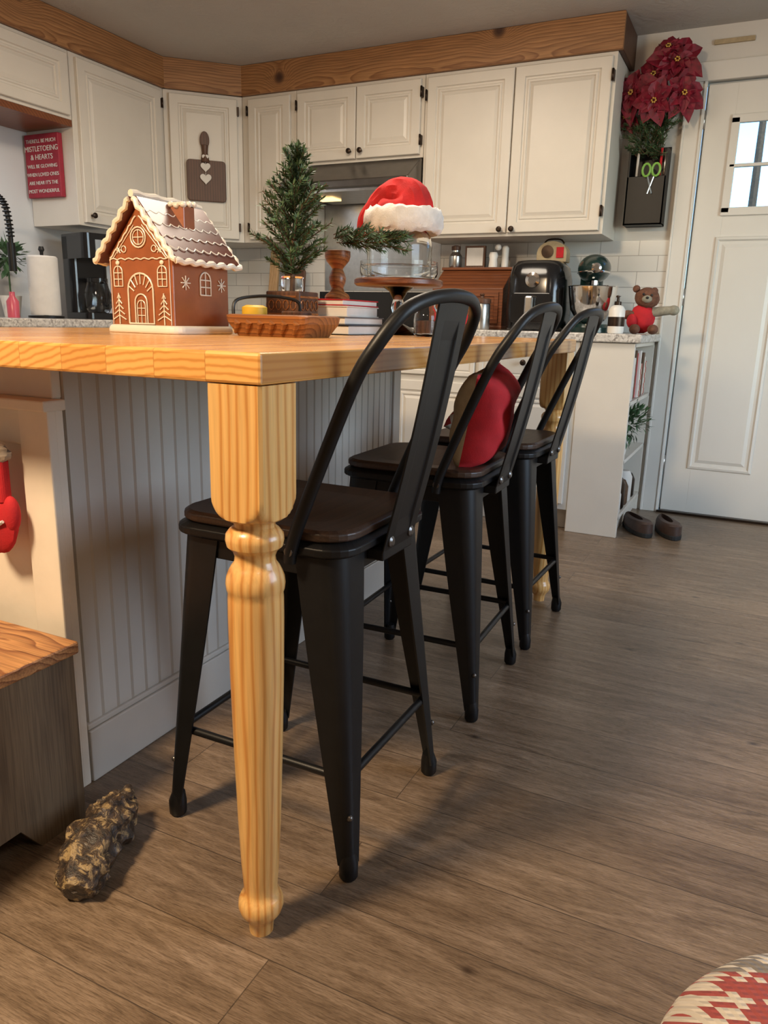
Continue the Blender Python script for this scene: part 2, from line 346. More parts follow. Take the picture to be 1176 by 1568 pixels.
cabinet('kitchen_wall_cabinet',T(-1.127,YC,0),.929,Zt-Zb,DW,[(.02,.462,Zb+.015,Zt-.02),(.468,.912,Zb+.015,Zt-.02)],Zb,[(.435,Zb+.03),(.497,Zb+.03)],[(.014,Zb+.1),(.014,Zt-.1),(.918,Zb+.1),(.918,Zt-.1)])
cabinet('kitchen_wall_cabinet',T(-1.885,YC,0),.756,Zt-1.75,DW,[(.015,.372,1.765,Zt-.02),(.378,.74,1.765,Zt-.02)],1.75,[(.345,1.80),(.41,1.80)],[(.745,1.83),(.745,2.05),(.01,1.83),(.01,2.05)])
cabinet('kitchen_wall_cabinet',T(-2.243,YC,0),.356,Zt-Zb,DW,[(.05,.325,Zb+.015,Zt-.02)],Zb,[(.30,Zb+.06)],[(.045,Zb+.08),(.045,Zt-.08)])
e=empty('corner_wall_cabinet'); k=B(); k.prism([(XL+.002,YB-.002),(XL+.002,2.755),(-2.556,2.755),(-2.246,YC),(-2.246,YB-.002)],Zb,Zt); k.obj('body','cab',e,bevel=.002)
ang=math.atan2(YC-2.753,.31); dl=math.hypot(YC-2.753,.31); MD=T(-2.556,2.753,0)@Rz(ang)
k=B(); k.nested(dl-.06,Zt-Zb-.035,DOORST,0,MD@T(.03,-.002,Zb+.015)); k.obj('door_panel','cab',e); knob(e,.07,Zb+.06,MD)
k=B()
for z in (Zb+.08,Zt-.08): k.box((dl-.032,-.026,z-.022),(dl-.02,-.001,z+.022),0,MD)
k.obj('hinges','bronze',e)
cabinet('kitchen_wall_cabinet',T(-2.556,2.115,0)@Rz(pi/2),.636,Zt-Zb,.318,[(.03,.60,Zb+.015,Zt-.02)],Zb,[(.065,Zb+.05)],[(.607,Zb+.08),(.607,Zt-.08)])
cabinet('sink_wall_cabinet',T(-2.556,1.0,0)@Rz(pi/2),1.112,Zt-1.83,.318,[(.02,.54,1.845,Zt-.02),(.56,1.09,1.845,Zt-.02)],1.83,[(.5,1.88),(.6,1.88)])
k=B(); k.box((0,0,1.80),(1.11,.315,1.829),0,T(-2.556,1.0,0)@Rz(pi/2)); k.obj('cabinet_light_shelf','redwood')
def board(name,par,p0,p1,z0,z1,th=.022,m='pine_beam'):
    L=math.hypot(p1[0]-p0[0],p1[1]-p0[1]); a=math.atan2(p1[1]-p0[1],p1[0]-p0[0])
    k=B(); k.box((-L/2,-th,-(z1-z0)/2),(L/2,0,(z1-z0)/2)); return k.obj(name,m,par,((p0[0]+p1[0])/2,(p0[1]+p1[1])/2,(z0+z1)/2),.003,(0,0,a))
e=empty('pine_beam_fascia')
board('beam_board',e,(-2.556,0.0),(-2.556,2.76),Zt,ZC-.001); board('beam_board',e,(-2.556,2.753),(-2.240,3.046),Zt,ZC-.001); board('beam_board',e,(-2.246,YC),(-.176,YC),Zt,ZC-.001); board('beam_board',e,(-.198,YC),(-.198,YB-.002),Zt,ZC-.001,.022,'brownwood')
# hanging board with hearts
e=empty('hanging_cutting_board',(-2.556+.5*.31,2.753+.5*.293,0),ang)
k=B(); k.prism(rrect(.215,.215,.02),0,.016,0,T(.005,-.022,1.675)@Rx(pi/2)); k.tube([(.0,-.03,1.77),(.0,-.03,1.82),(0,-.03,1.86)],[.026,.016,.02],12,0); k.prism([(.026*math.cos(t*pi/12),.045*math.sin(t*pi/12)) for t in range(24)],0,.016,0,T(0,-.022,1.885)@Rx(pi/2)); k.obj('board','brownwood',e,bevel=.003)
def heart(s_): return [(s_*.0625*16*math.sin(t)**3/1.,s_*.0625*(13*math.cos(t)-5*math.cos(2*t)-2*math.cos(3*t)-math.cos(4*t))) for t in [2*pi*i/28 for i in range(28)]]
k=B()
for z,q in ((1.795,.018),(1.745,.027),(1.685,.031)): k.prism(heart(q),0,.008,0,T(.0,-.041,z)@Rx(pi/2))
k.tube([(0,-.043,1.67),(0,-.043,1.85)],.0015,6); k.obj('heart_garland','paper',e,bevel=.001)
# sign
e=empty('christmas_sign',(-2.745,2.085,1.635))
k=B(); k.box((-.115,0,-.145),(.115,.028,.145)); k.obj('sign_board','signred',e,bevel=.003)
for i,t in enumerate(["THERE'LL BE MUCH","MISTLETOEING","& HEARTS","WILL BE GLOWING","WHEN LOVED ONES","ARE NEAR IT'S THE","MOST WONDERFUL"]):
    cu=bpy.data.curves.new('sign_text','FONT'); cu.body=t; cu.size=.034 if len(t)<13 else .0235; cu.align_x='CENTER'; cu.extrude=.0008
    o=bpy.data.objects.new('sign_text',cu); S.collection.objects.link(o); o.parent=e; o.location=(0,-.0015,.105-.038*i); o.rotation_euler=(pi/2,0,0); cu.materials.append(M['paper'])
# range hood
e=empty('range_hood'); k=B()
pr=[(YB-.003,1.60),(2.87,1.60),(2.87,1.635),(3.03,1.745),(YB-.003,1.745)]
k.loft([[(x,y,z) for y,z in pr] for x in (-1.884,-1.131)],sm=False); k.obj('hood_body','hood',e,bevel=.004)
k=B(); k.box((-1.80,2.90,1.585),(-1.2,3.3,1.599)); k.obj('filter','steel',e); k=B(); k.box((-1.78,3.05,1.578),(-1.66,3.15,1.584)); k.obj('light_lens','lamp',e)
k=B(); k.box((-1.88,YB-.011,1.11),(-1.134,YB-.0075,1.598)); k.obj('steel_splash_panel','steel',e)
# base cabinets / counter
YBF=2.696
def basecab(name,Mx,w,dp,doors,drawers,kn):
    e=empty(name); k=B(); k.box((0,0,.10),(w,dp,.872),0,Mx); k.box((0,.06,0),(w,dp,.10),0,Mx); k.obj('body','cab',e,bevel=.002)
    for x0,x1,za,zb in doors: k=B(); k.nested(x1-x0,zb-za,DOORST,0,Mx@T(x0,-.001,za)); k.obj('door_panel','cab',e)
    for x0,x1,za,zb in drawers: k=B(); k.nested(x1-x0,zb-za,[(0,0),(0,.016),(.003,.019),(.02,.019),(.024,.014),(.03,.017)],0,Mx@T(x0,-.001,za)); k.obj('drawer_front','cab',e)
    for x,z in kn: knob(e,x,z,Mx)
basecab('kitchen_base_cabinet',T(-1.125,YBF,0),.945,YB-YBF-.002,[(.02,.46,.13,.66),(.48,.925,.13,.66)],[(.02,.46,.69,.85),(.48,.925,.69,.85)],[(.24,.77),(.70,.77),(.43,.6),(.51,.6)])
basecab('kitchen_base_cabinet',T(-2.27,YBF,0),.38,YB-YBF-.002,[(.03,.35,.13,.66)],[(.03,.35,.69,.85)],[(.19,.77)])
basecab('sink_base_cabinet',T(-2.275,.9,0)@Rz(pi/2),1.79,.598,[(.03,.55,.13,.84),(.58,1.1,.13,.84),(1.13,1.7,.13,.84)],[],[(.5,.75),(.63,.75)])
# end shelf (open to the right)
e=empty('open_end_shelf'); k=B(); x0,x1=-.178,.055; y0,y1=YBF,YB-.003
k.box((x0,y0-.005,0),(x1,y0+.018,.871)); k.box((x0,y0,0),(x0+.015,y1,.871)); k.box((x0,y1-.018,0),(x1,y1,.871))
for z in (.08,.34,.60,.854): k.box((x0,y0,z),(x1,y1,z+.017))
k.box((x0,y0,0),(x1-.02,y1,.08)); k.obj('shelf_body','cab',e,bevel=.002)
k=B(); k.lathe([(.03,0),(.04,.08),(.038,.08)],20,0,T(.0,2.90,.357)); k.obj('shelf_pot','white',e)
def leafball(k,c,r,n,ls,m=0,w=.35):
    for i in range(n):
        d=Vector((random.gauss(0,1),random.gauss(0,1),random.gauss(.2,1))).normalized(); p=Vector(c)+d*r*random.uniform(.2,1)
        t=(d+Vector((random.uniform(-.6,.6),random.uniform(-.6,.6),random.uniform(-.6,.6)))).normalized(); s_=t.cross(Vector((.3,.2,1))).normalized(); n_=s_.cross(t)
        k.add([p,p+t*ls*.5+s_*ls*w*.5+n_*ls*.05,p+t*ls,p+t*ls*.5-s_*ls*w*.5+n_*ls*.05],[(0,1,2,3)],m)
k=B(); leafball(k,(.03,2.90,.50),.095,260,.04); k.obj('shelf_plant','leaf',e)
k=B(); y=2.73
for i in range(11):
    t=random.uniform(.03,.05); b=random.uniform(.15,.22); k.box((-.13,y,.619),(.035+random.uniform(0,.015),y+t,.617+b),i%4); y+=t+.003
k.obj('shelf_books_upper',['red','paper','plaid','bark'],e,bevel=.002)
k=B()
for i in range(5): k.lathe([(.04,0),(.045,.01),(.045,.09+.03*(i%2)),(.03,.12+.03*(i%2))],18,i%3,T(.005,2.77+.105*i,.098))
k.obj('shelf_jars',['paper','bronze','bark'],e)
k=B(); k.prism([(-1.128,YBF-.025),(.08,YBF-.025),(.08,YB-.008),(-1.128,YB-.008)],.873,.91); k.obj('countertop_right','granite',None,bevel=.006)
k=B(); k.prism([(XL+.003,.9),(-2.25,.9),(-2.25,YBF-.025),(-1.888,YBF-.025),(-1.888,YB-.008),(XL+.003,YB-.008)],.873,.91); k.obj('countertop_left','granite',None,bevel=.006)
bx('tile_backsplash',(XL+.003,YB-.007,.912),(.075,YB-.001,Zb-.002),'tile')
# range
e=empty('kitchen_range'); k=B(); k.box((-1.882,2.70,.02),(-1.134,YB-.01,.905)); k.box((-1.86,2.675,.18),(-1.156,2.70,.70)); k.box((-1.882,2.675,.78),(-1.134,2.70,.89)); k.obj('range_body','steel',e,bevel=.004)
k=B(); k.box((-1.882,2.69,.906),(-1.134,YB-.07,.918)); k.box((-1.80,2.67,.25),(-1.22,2.676,.58)); k.box((-1.882,YB-.07,.906),(-1.134,YB-.012,1.10)); k.obj('cooktop','blackgloss',e,bevel=.004)
k=B(); k.tube([(-1.80,2.64,.73),(-1.22,2.64,.73)],.011); k.tube([(-1.78,2.64,.73),(-1.78,2.68,.73)],.007);k.tube([(-1.24,2.64,.73),(-1.24,2.68,.73)],.007); k.obj('oven_handle','chrome',e)

# ---------------------------------------------------------------- island + table
e=empty('kitchen_island',(0,0,0)); TH=.04; L_=1.77
k=B(); k.box((-1.30,0,TT-TH),(0,L_,TT)); k.obj('butcher_block_top','butcher',e,bevel=.004)
k=B(); IX=-.581; IY=.185; IY1=1.66
k.box((-1.25,IY+.01,.0),(IX-.014,IY1,TT-TH-.002)); k.obj('island_core','cab',e)
k=B(); y=IY+.03; pr=[]
while y<IY1-.03:
    pr+= [(IX-.004,y),(IX-.004,y+.034),(IX-.0060,y+.0355),(IX-.003,y+.038),(IX-.0060,y+.0405)]; y+=.042
pr+=[(IX-.004,y),(IX-.02,y),(IX-.02,IY+.03)]
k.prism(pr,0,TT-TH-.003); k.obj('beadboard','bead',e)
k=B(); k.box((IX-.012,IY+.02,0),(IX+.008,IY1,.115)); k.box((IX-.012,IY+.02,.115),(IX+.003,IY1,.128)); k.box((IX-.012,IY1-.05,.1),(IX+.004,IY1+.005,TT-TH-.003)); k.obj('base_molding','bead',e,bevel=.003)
k=B(); k.box((-1.25,IY-.004,0),(IX+.006,IY+.016,.77)); k.box((IX-.07,IY-.02,0),(IX+.006,IY+.0,.77)); k.box((-1.25,IY-.016,.70),(IX-.07,IY,.77)); k.box((-1.25,IY-.03,.765),(IX+.01,IY+.02,.785)); k.box((-1.25,IY+.008,.785),(IX-.01,IY+.03,TT-TH-.002)); k.obj('front_panel','island',e,bevel=.003)
def tleg(x,y):
    k=B(); s_=.0425; zt=TT-TH-.001; k2=64
    def ring(z,rr,sqr):
        out=[]
        for j in range(k2):
            a=2*pi*(j+.5)/k2; rs=s_/max(abs(math.cos(a)),abs(math.sin(a)))
            r=min(rs,rr) if sqr else rr
            out.append((r*math.cos(a),r*math.sin(a),z))
        return out
    zc=.672
    L=[ring(zt,.0585,True),ring(zc+.040,.0585,True)]
    for i in range(1,9):
        t=i/8; L.append(ring(zc+.040-.040*math.sin(t*pi/2),.0585-.022*(1-math.cos(t*pi/2)),True))
    P=[(.031,.670),(.0285,.666),(.0285,.661),(.034,.657),(.0395,.650),(.0405,.642),(.0385,.633),(.031,.626),(.0280,.618),(.0290,.610),(.034,.603),(.0375,.596),(.0405,.588),(.0415,.579),(.0405,.570),(.0385,.565),(.0392,.558),(.0395,.53),(.0385,.44),(.0358,.32),(.0322,.20),(.0290,.125),(.0265,.090),(.0255,.078),(.0275,.070),(.031,.066),(.0345,.058),(.0352,.048),(.032,.037),(.028,.032),(.0245,.026),(.020,.018),(.0185,.0)]
    for r,z in P: L.append(ring(z,r,False))
    k.loft(L); k.obj('turned_leg','pine_leg',e,(x,y,0),angle=32)
tleg(-.045,.045); tleg(-.045,L_-.045)

# ---------------------------------------------------------------- stools
def stool(x,y,rz=0):
    e=empty('bar_stool',(x,y,0),rz)
    ox=-.010
    k=B(); O=rrect(.36,.35,.055,6,ox,0); Oi=rrect(.335,.325,.05,6,ox,0)
    k.loft([[(a,b,.562) for a,b in Oi],[(a,b,.569) for a,b in O],[(a,b,.581) for a,b in O],[(a,b,.589) for a,b in Oi]],sm=False); k.obj('seat_frame','black',e,bevel=.002)
    k=B(); O=rrect(.348,.338,.06,6,ox,0); Oi=rrect(.332,.322,.055,6,ox,0); Om=rrect(.22,.22,.05,6,ox,0)
    k.loft([[(a,b,.588) for a,b in Oi],[(a,b,.593) for a,b in O],[(a,b,.604) for a,b in O],[(a,b,.609) for a,b in Oi],[(a,b,.606) for a,b in Om]],sm=False); k.obj('wood_seat','walnut',e,bevel=.002)
    k=B()
    for sy in (-1,1):
        k.box((-.14,sy*.154-.003,.528),(.125,sy*.154+.003,.566))
    for sx_ in (-.167,.148): k.box((sx_-.003,-.12,.528),(sx_+.003,.12,.566))
    k.obj('seat_apron','black',e,bevel=.002)
    n=0
    for sx_ in (-1,1):
        for sy in (-1,1):
            n+=1; k=B(); loops=[]
            for t in [i/12 for i in range(13)]:
                z=.566*(1-t)+.028*t
                tx=sx_*(.163*(1-t)+.200*t)+ox*(1-t); ty=sy*(.160*(1-t)+.190*t)
                w=.085*(1-t)+.027*t; w=w*(1+.05*math.sin(pi*t)); r=.42*w; th=.004; lp=[]
                outer=[(-w,0)]+[(-r+r*math.sin(a),-r+r*math.cos(a)) for a in [pi/2*i/8 for i in range(9)]]+[(0,-w)]
                inner=[(-th,-w)]+[(-r+(r-th)*math.sin(a),-r+(r-th)*math.cos(a)) for a in [pi/2*i/8 for i in range(8,-1,-1)]]+[(-w,-th)]
                for a,b in outer+inner: lp.append((tx+sx_*a,ty+sy*b,z))
                loops.append(lp)
            k.loft(loops,0); fx,fy=sx_*.2,sy*.19
            cx,cy=fx-sx_*.012,fy-sy*.012
            k.tube([(cx,cy,.0),(cx,cy,.006),(cx,cy,.03),(cx-sx_*.002,cy-sy*.002,.05)],[.012,.0165,.017,.012],14)
            k.obj('leg_%d'%n,'black',e,angle=50)
            k=B(); k.ell((fx-sx_*.010,fy-sy*.010,.12),.0055,0,None,10,6); k.obj('leg_rivet','hood',e)
    zb=.185
    cx,cy=.178,.169
    k=B()
    for a,b in (((-cx,-cy),(cx,-cy)),((-cx,cy),(cx,cy)),((-cx,-cy),(-cx,cy)),((cx,-cy),(cx,cy))):
        k.tube([(a[0],a[1],zb),(b[0],b[1],zb)],.0075,10)
    k.obj('foot_rails','black',e)
    k=B(); half=[(.072,-.180,.555),(.082,-.181,.60),(.136,-.184,.73),(.190,-.188,.85),(.222,-.180,.905),(.248,-.150,.950),(.262,-.100,.969),(.270,-.05,.976)]
    pts=half+[(.272,0,.978)]+[(a,-b,c) for a,b,c in half[::-1]]
    k.tube(smooth(pts,5),.0108,12); k.obj('back_hoop','black',e)
    k=B(); loops=[]
    for i in range(15):
        t=i/14; z=.545+.425*t; xx=.176+.090*t+ .006*math.sin(pi*t)
        hw=.060+.004*t
        rec=.004 if .12<t<.86 else 0
        lp=[(xx-.001,-hw),(xx+.003,-hw),(xx+.003,-hw*.55),(xx+.003-rec,-hw*.5),(xx+.003-rec,hw*.5),(xx+.003,hw*.55),(xx+.003,hw),(xx-.001,hw),(xx-.001,hw*.5),(xx-.001-rec,hw*.45),(xx-.001-rec,-hw*.45),(xx-.001,-hw*.5)]
        loops.append([(a,b,z) for a,b in lp])
    k.loft(loops,0,None,False); k.obj('back_splat','black',e,bevel=.0015)
    k=B()
    for yy in (-.04,.04): k.lathe([(.010,0),(.010,.004),(.006,.007)],12,0,T(.184,yy,.572)@Ry(pi/2))
    k.tube([(.075,-.19,.575),(.075,-.17,.575)],.008,10); k.tube([(.075,.19,.575),(.075,.17,.575)],.008,10)
    k.obj('bolts','hood',e)
    k=B(); k.box((.148,-.06,.540),(.182,.06,.560)); k.obj('back_bracket','black',e,bevel=.003)
    return e
stool(-.165,.385); stool(-.165,.99,.03); stool(-.158,1.475,-.02)
def pillow(name,c,s_,th,rot,mats,seed=0,asym=(1,1)):
    k=B(); n=24
    for side in (1,-1):
        vs=[];fs=[]; q=asym[0] if side>0 else asym[1]
        for i in range(n+1):
            for j in range(n+1):
                u=-1+2*i/n; v=-1+2*j/n
                edge=max(0,(1-u**4))*max(0,(1-v**4)); h=q*th*(edge**.5)*(1+.20*noise.noise(Vector((u*2.2+seed,v*2.2,side))))
                pin=1-.07*(1-abs(u)**2)*(abs(v)**2); pin2=1-.07*(1-abs(v)**2)*(abs(u)**2)
                vs.append((side*h,u*s_*pin2,v*s_*pin))
        for i in range(n):
            for j in range(n):
                a=i*(n+1)+j; fs.append((a,a+1,a+n+2,a+n+1))
        k.add(vs,fs,0 if side>0 else 1,None,True)
    return k.obj(name,mats,None,c,0,rot)
pillow('red_throw_pillow',(-.050,.985,.722),.115,.066,(.08,.17,.10),['red','tan'],0,(1.15,.75))
pillow('plaid_pillow',(-.21,1.47,.672),.10,.04,(.0,1.15,.1),['plaid','plaid'])

# ---------------------------------------------------------------- gingerbread house
e=empty('gingerbread_house_cookie_jar',(-.755,.60,TT))
k=B(); O=rrect(.222,.226,.03,5,0,.105); Oi=rrect(.212,.216,.028,5,0,.105)
k.loft([[(a,b,0) for a,b in O],[(a,b,.012) for a,b in O],[(a,b,.019) for a,b in Oi]],sm=False)
k.obj('snow_base','icing',e,bevel=.006)
wh,ap,hw,ln=.172,.282,.095,.20
k=B(); k.loft([[(-hw,y,.015),(hw,y,.015),(hw,y,wh),(0,y,ap),(-hw,y,wh)] for y in (.005,.005+ln)],sm=False); k.obj('house_walls','ginger',e,bevel=.003)
k=B()
sl=Vector((hw,0,wh-ap)); ll=sl.length; u_=sl/ll; nrm=Vector((-u_.z,0,u_.x))
for sgn in (1,-1):
    a=Vector((0,0,ap+.004)); b=a+u_*(ll+.028)
    P=[a,b,b+nrm*.012,a+nrm*.014+Vector((0,0,.004))]
    k.loft([[(sgn*p.x,y,p.z) for p in P] for y in (-.012,.222)],sm=False)
k.obj('roof','choc',e,bevel=.003)
k=B(); c0=T(.040,.11,.235); k.box((-.020,-.020,-.03),(.020,.020,.058),0,c0); k.obj('chimney','ginger',e,bevel=.003)
k=B()
for dx,dy in ((-.018,-.018),(.018,-.018),(.018,.018),(-.018,.018),(0,-.020),(0,.020),(.020,0),(-.020,0)): k.ell((.040+dx,.11+dy,.294+random.uniform(-.005,.001)),(.008,.008,.007),0,None,10,6)
k.box((.020,.090,.288),(.060,.130,.297)); k.obj('chimney_snow','icing',e)
k=B()
def Rf(s_,y,sgn=1,off=.016):
    p=Vector((0,0,ap+.004))+u_*(s_*(ll+.028))+nrm*off; return (sgn*p.x,y,p.z)
for sgn in (1,-1):
    for y in (-.013,.223):
        k.tube([Rf(i/24,y,sgn,.008+.003*math.sin(i*1.6)) for i in range(25)],.0065,8,0)
    k.tube([Rf(1.0,-.013+.236*i/30,sgn,.007+.003*math.sin(i*1.3)) for i in range(31)],.0070,8,0)
    for r in range(1,5):
        s0=r/5
        pts=[]
        for i in range(41):
            y=-.008+.225*i/40; pts.append(Rf(s0+.05*abs(math.sin(i*pi/5+ (r%2)*pi/2)),y,sgn,.0150))
        k.tube(pts,.0014,6,0)
k.tube([(0,-.013+.236*i/12,ap+.021+.002*math.sin(i*2)) for i in range(13)],.008,8,0)
k.obj('roof_icing','icing',e)
k=B()
def F(x,z): return (x,.003,z)
def Sd(y,z): return (hw+.002,y,z)
def line(fn,pts,r=.0016): k.tube([fn(*p) for p in pts],r,6)
def arch(fn,cx,z0,w,h,r=.0018,bars=True):
    pts=[(cx-w/2,z0)]+[(cx-w/2*math.cos(a),z0+h-w/2+w/2*math.sin(a)) for a in [pi*i/10 for i in range(11)]]+[(cx+w/2,z0),(cx-w/2,z0)]
    line(fn,pts,r)
    if bars: line(fn,[(cx,z0),(cx,z0+h)],r*.8); line(fn,[(cx-w/2,z0+h*.35),(cx+w/2,z0+h*.35)],r*.8); line(fn,[(cx-w/2,z0+h*.66),(cx+w/2,z0+h*.66)],r*.8)
def ringp(fn,cx,cz,r,rr=.0018):
    line(fn,[(cx+r*math.cos(2*pi*i/16),cz+r*math.sin(2*pi*i/16)) for i in range(17)],rr)
arch(F,0,.022,.036,.066,.0018,False); arch(F,0,.022,.024,.052,.0013); arch(F,0,.022,.075,.112,.0022,False)
for i in range(7):
    a=pi*(i+.5)/7; line(F,[(.02*math.cos(a),.09+.02*math.sin(a)),(.036*math.cos(a),.098+.034*math.sin(a))],.0014)
for sx_ in (-1,1):
    arch(F,sx_*.066,.105,.026,.045,.0015); k.ell(F(sx_*.066,.157),(.006,.003,.005))
    for i in range(5):
        w=.020-.0038*i; z=.03+.012*i; line(F,[(sx_*.068-w,z),(sx_*.068,z+.010),(sx_*.068+w,z)],.0014)
    line(F,[(sx_*.068,.02),(sx_*.068,.09)],.0016)
    line(F,[(sx_*(.088*(1-i/20)),.168+.098*i/20-.004*abs(math.sin(i*.9))) for i in range(20)],.0018)
    line(F,[(sx_*(.080*(1-i/20)),.166+.085*i/20) for i in range(18)],.0010)
    ringp(F,sx_*.045,.187,.007,.0012)
    for a in range(3): line(F,[(sx_*.060+.008*math.cos(a*pi/3),.185+.008*math.sin(a*pi/3)),(sx_*.060-.008*math.cos(a*pi/3),.185-.008*math.sin(a*pi/3))],.0011)
ringp(F,0,.212,.022,.0018); ringp(F,0,.212,.016,.0012); line(F,[(-.016,.212),(.016,.212)],.0012); line(F,[(0,.196),(0,.228)],.0012)
for x in (-.088,.088): line(F,[(x,.02),(x,.168)],.0010)
line(F,[(-.09+.18*i/30,.163+.004*abs(math.sin(i*.8))) for i in range(31)],.0015)
arch(Sd,.115,.09,.038,.052,.0019)
for cy in (.045,.175):
    for a in range(4): line(Sd,[(cy+.016*math.cos(a*pi/4),.115+.016*math.sin(a*pi/4)),(cy-.016*math.cos(a*pi/4),.115-.016*math.sin(a*pi/4))],.0014)
line(Sd,[(.01+.19*i/20,.166+.003*math.sin(i)) for i in range(21)],.0016)
k.obj('icing_trim','icing',e)

# ---------------------------------------------------------------- tray
e=empty('carved_wood_tray',(-.487,.79,TT))
k=B(); w,dp=.114,.085
lo=rrect(2*w-.045,2*dp-.04,.012,4); mi=rrect(2*w-.008,2*dp-.008,.014,4); hi=rrect(2*w,2*dp,.018,4); ih=rrect(2*w-.02,2*dp-.02,.014,4); il=rrect(2*w-.05,2*dp-.05,.012,4)
k.loft([[(a,b,0) for a,b in lo],[(a,b,.030) for a,b in mi],[(a,b,.047) for a,b in hi],[(a,b,.050) for a,b in ih],[(a,b,.01) for a,b in il]],sm=False)
for i in range(6):
    x=-w+.035+i*.0325; k.tube([(x-.012,-dp+.016,.006),(x+.006,-dp+.004,.034)],[.004,.010],8)
k.obj('tray','traywood',e,bevel=.003)
k=B(); k.tube(smooth([(-.11,-.05,.045),(-.11,-.04,.080),(-.08,.0,.092),(-.03,.03,.092),(.01,.05,.080),(.01,.05,.045)],5),.004,8)
k.obj('iron_handle','black',e)
k=B(); k.lathe([(.028,0),(.03,.004),(.03,.055),(.02,.060)],20,0,T(-.07,-.02,.011)); k.obj('yellow_candle','yellow',e)
k=B(); k.lathe([(.015,0),(.030,.012),(.036,.045),(.034,.048),(.026,.02)],24,0,T(.03,.01,.011)); k.obj('round_wood_dish','brownwood',e)

# ---------------------------------------------------------------- pine needles
def branch(k,p0,p1,nn,ln,m=0,wd=.0011):
    p0=Vector(p0);p1=Vector(p1); ax=(p1-p0); L=ax.length; ax/=L
    k.tube([p0,p1],.0016,5,1)
    for i in range(nn):
        t=random.uniform(.08,1); p=p0+(p1-p0)*t
        d=Vector((random.gauss(0,1),random.gauss(0,1),random.gauss(0,1))); d=(d-ax*d.dot(ax)).normalized()
        d=(d+ax*random.uniform(.5,1.4)).normalized(); s_=d.cross(ax).normalized()*wd; l=ln*random.uniform(.7,1.1)
        k.add([p-s_,p+d*l*.6-s_*1.2,p+d*l,p+d*l*.6+s_*1.2,p+s_],[(0,1,2,3,4)],m)
e=empty('potted_mini_pine_tree',(-.65,1.08,TT))
k=B(); k.box((-.055,-.05,0),(.055,.05,.115)); k.obj('carved_block','brownwood',e,bevel=.004)
k=B()
for a in (0,pi/2,pi,3*pi/2):
    Mx=Rz(a); yo=-.056 if a in (pi/2,3*pi/2) else -.051
    for z in (.012,.055,.10): k.tube([(-.045,yo,z),(.045,yo,z)],.003,6,0,Mx)
    for i in range(4):
        for zz_ in (.035,.078): k.tube([(-.035+.0235*i+.009*math.cos(t*pi/4),yo,zz_+.013*math.sin(t*pi/4)) for t in range(8)],.0018,5,0,Mx,True)
k.obj('block_carving','traywood',e)
k=B(); k.lathe([(.03,.116),(.032,.12),(.03,.15),(.033,.152),(.03,.155)],24); k.obj('glass_collar','glass',e)
k=B(); k.tube([(0,0,.115),(.004,0,.25),(.02,0,.48)],[.006,.005,.002],8); k.obj('trunk','bark',e)
k=B()
for lv in range(14):
    z=.158+.0225*lv; R_=(.108*(1-(lv/14)**1.2)+.016)*(0.8 if lv<2 else 1)
    nb=7 if lv<10 else 5
    for j in range(nb):
        a=2*pi*j/nb+lv*1.1+random.uniform(-.3,.3); r=R_*random.uniform(.6,1.15); cx=.02*(z-.15)/.35
        branch(k,(cx,0,z),(cx+r*math.cos(a),r*math.sin(a),z+.02+r*random.uniform(.3,.7)),62,.020,0,.0016)
branch(k,(.018,0,.42),(.026,0,.495),80,.018,0,.0014)
k.obj('branches',['pine','bark'],e)
# books
e=empty('book_stack',(-.61,1.27,TT)); zz=0
k=B()
for i,(w,dp,h,m,r) in enumerate(((.20,.24,.028,0,.02),(.19,.23,.022,1,-.04),(.17,.22,.030,2,.05),(.16,.21,.018,3,-.03))):
    Mx=T(0,0,zz)@Rz(r); k.box((-w/2,-dp/2,0),(w/2,dp/2,.003),m,Mx); k.box((-w/2,-dp/2,h-.003),(w/2,dp/2,h),m,Mx); k.box((-w/2,-dp/2,0),(-w/2+.003,dp/2,h),m,Mx); k.box((-w/2+.003,-dp/2+.004,.003),(w/2-.004,dp/2-.004,h-.003),4,Mx); zz+=h+.0005
k.obj('books',['blackgloss','grey','paper','red','paper'],e,bevel=.001)
k=B(); k.lathe([(.036,0),(.038,.008),(.034,.016),(.022,.024),(.018,.035),(.024,.05),(.026,.065),(.020,.08),(.016,.09),(.022,.098),(.034,.112),(.038,.124),(.038,.14),(.030,.142)],28); k.obj('wooden_candle_holder','traywood',None,(-.625,1.29,TT+zz))
k=B(); zz2=TT+zz+.158
for i in range(28):
    x=-.585+random.uniform(-.04,.13); y=1.29+random.uniform(-.05,.02); z=zz2+random.uniform(-.004,.03)-.10*max(0,(x+.53))
    a=random.uniform(-.5,.5); branch(k,(x,y,z),(x+.07*math.cos(a),y+.06*math.sin(a)-.01,z+random.uniform(-.02,.03)),50,.024,0,.0013)
k.obj('pine_garland',['pine','bark'])
# glass jar on table
e=empty('glass_jar',(-.36,1.36,TT))
k=B(); k.lathe([(.030,0),(.036,.006),(.038,.05),(.034,.075),(.026,.085),(.026,.095),(.024,.095),(.024,.084),(.032,.073),(.035,.05),(.033,.008),(.01,.006)],28); k.obj('jar','glass',e)
k=B(); k.lathe([(.027,.096),(.028,.098),(.028,.108),(.01,.110)],24); k.lathe([(.028,.010),(.031,.02),(.030,.045),(.01,.048)],20,1); k.obj('lid_and_filling',['steel','brownwood'],e)
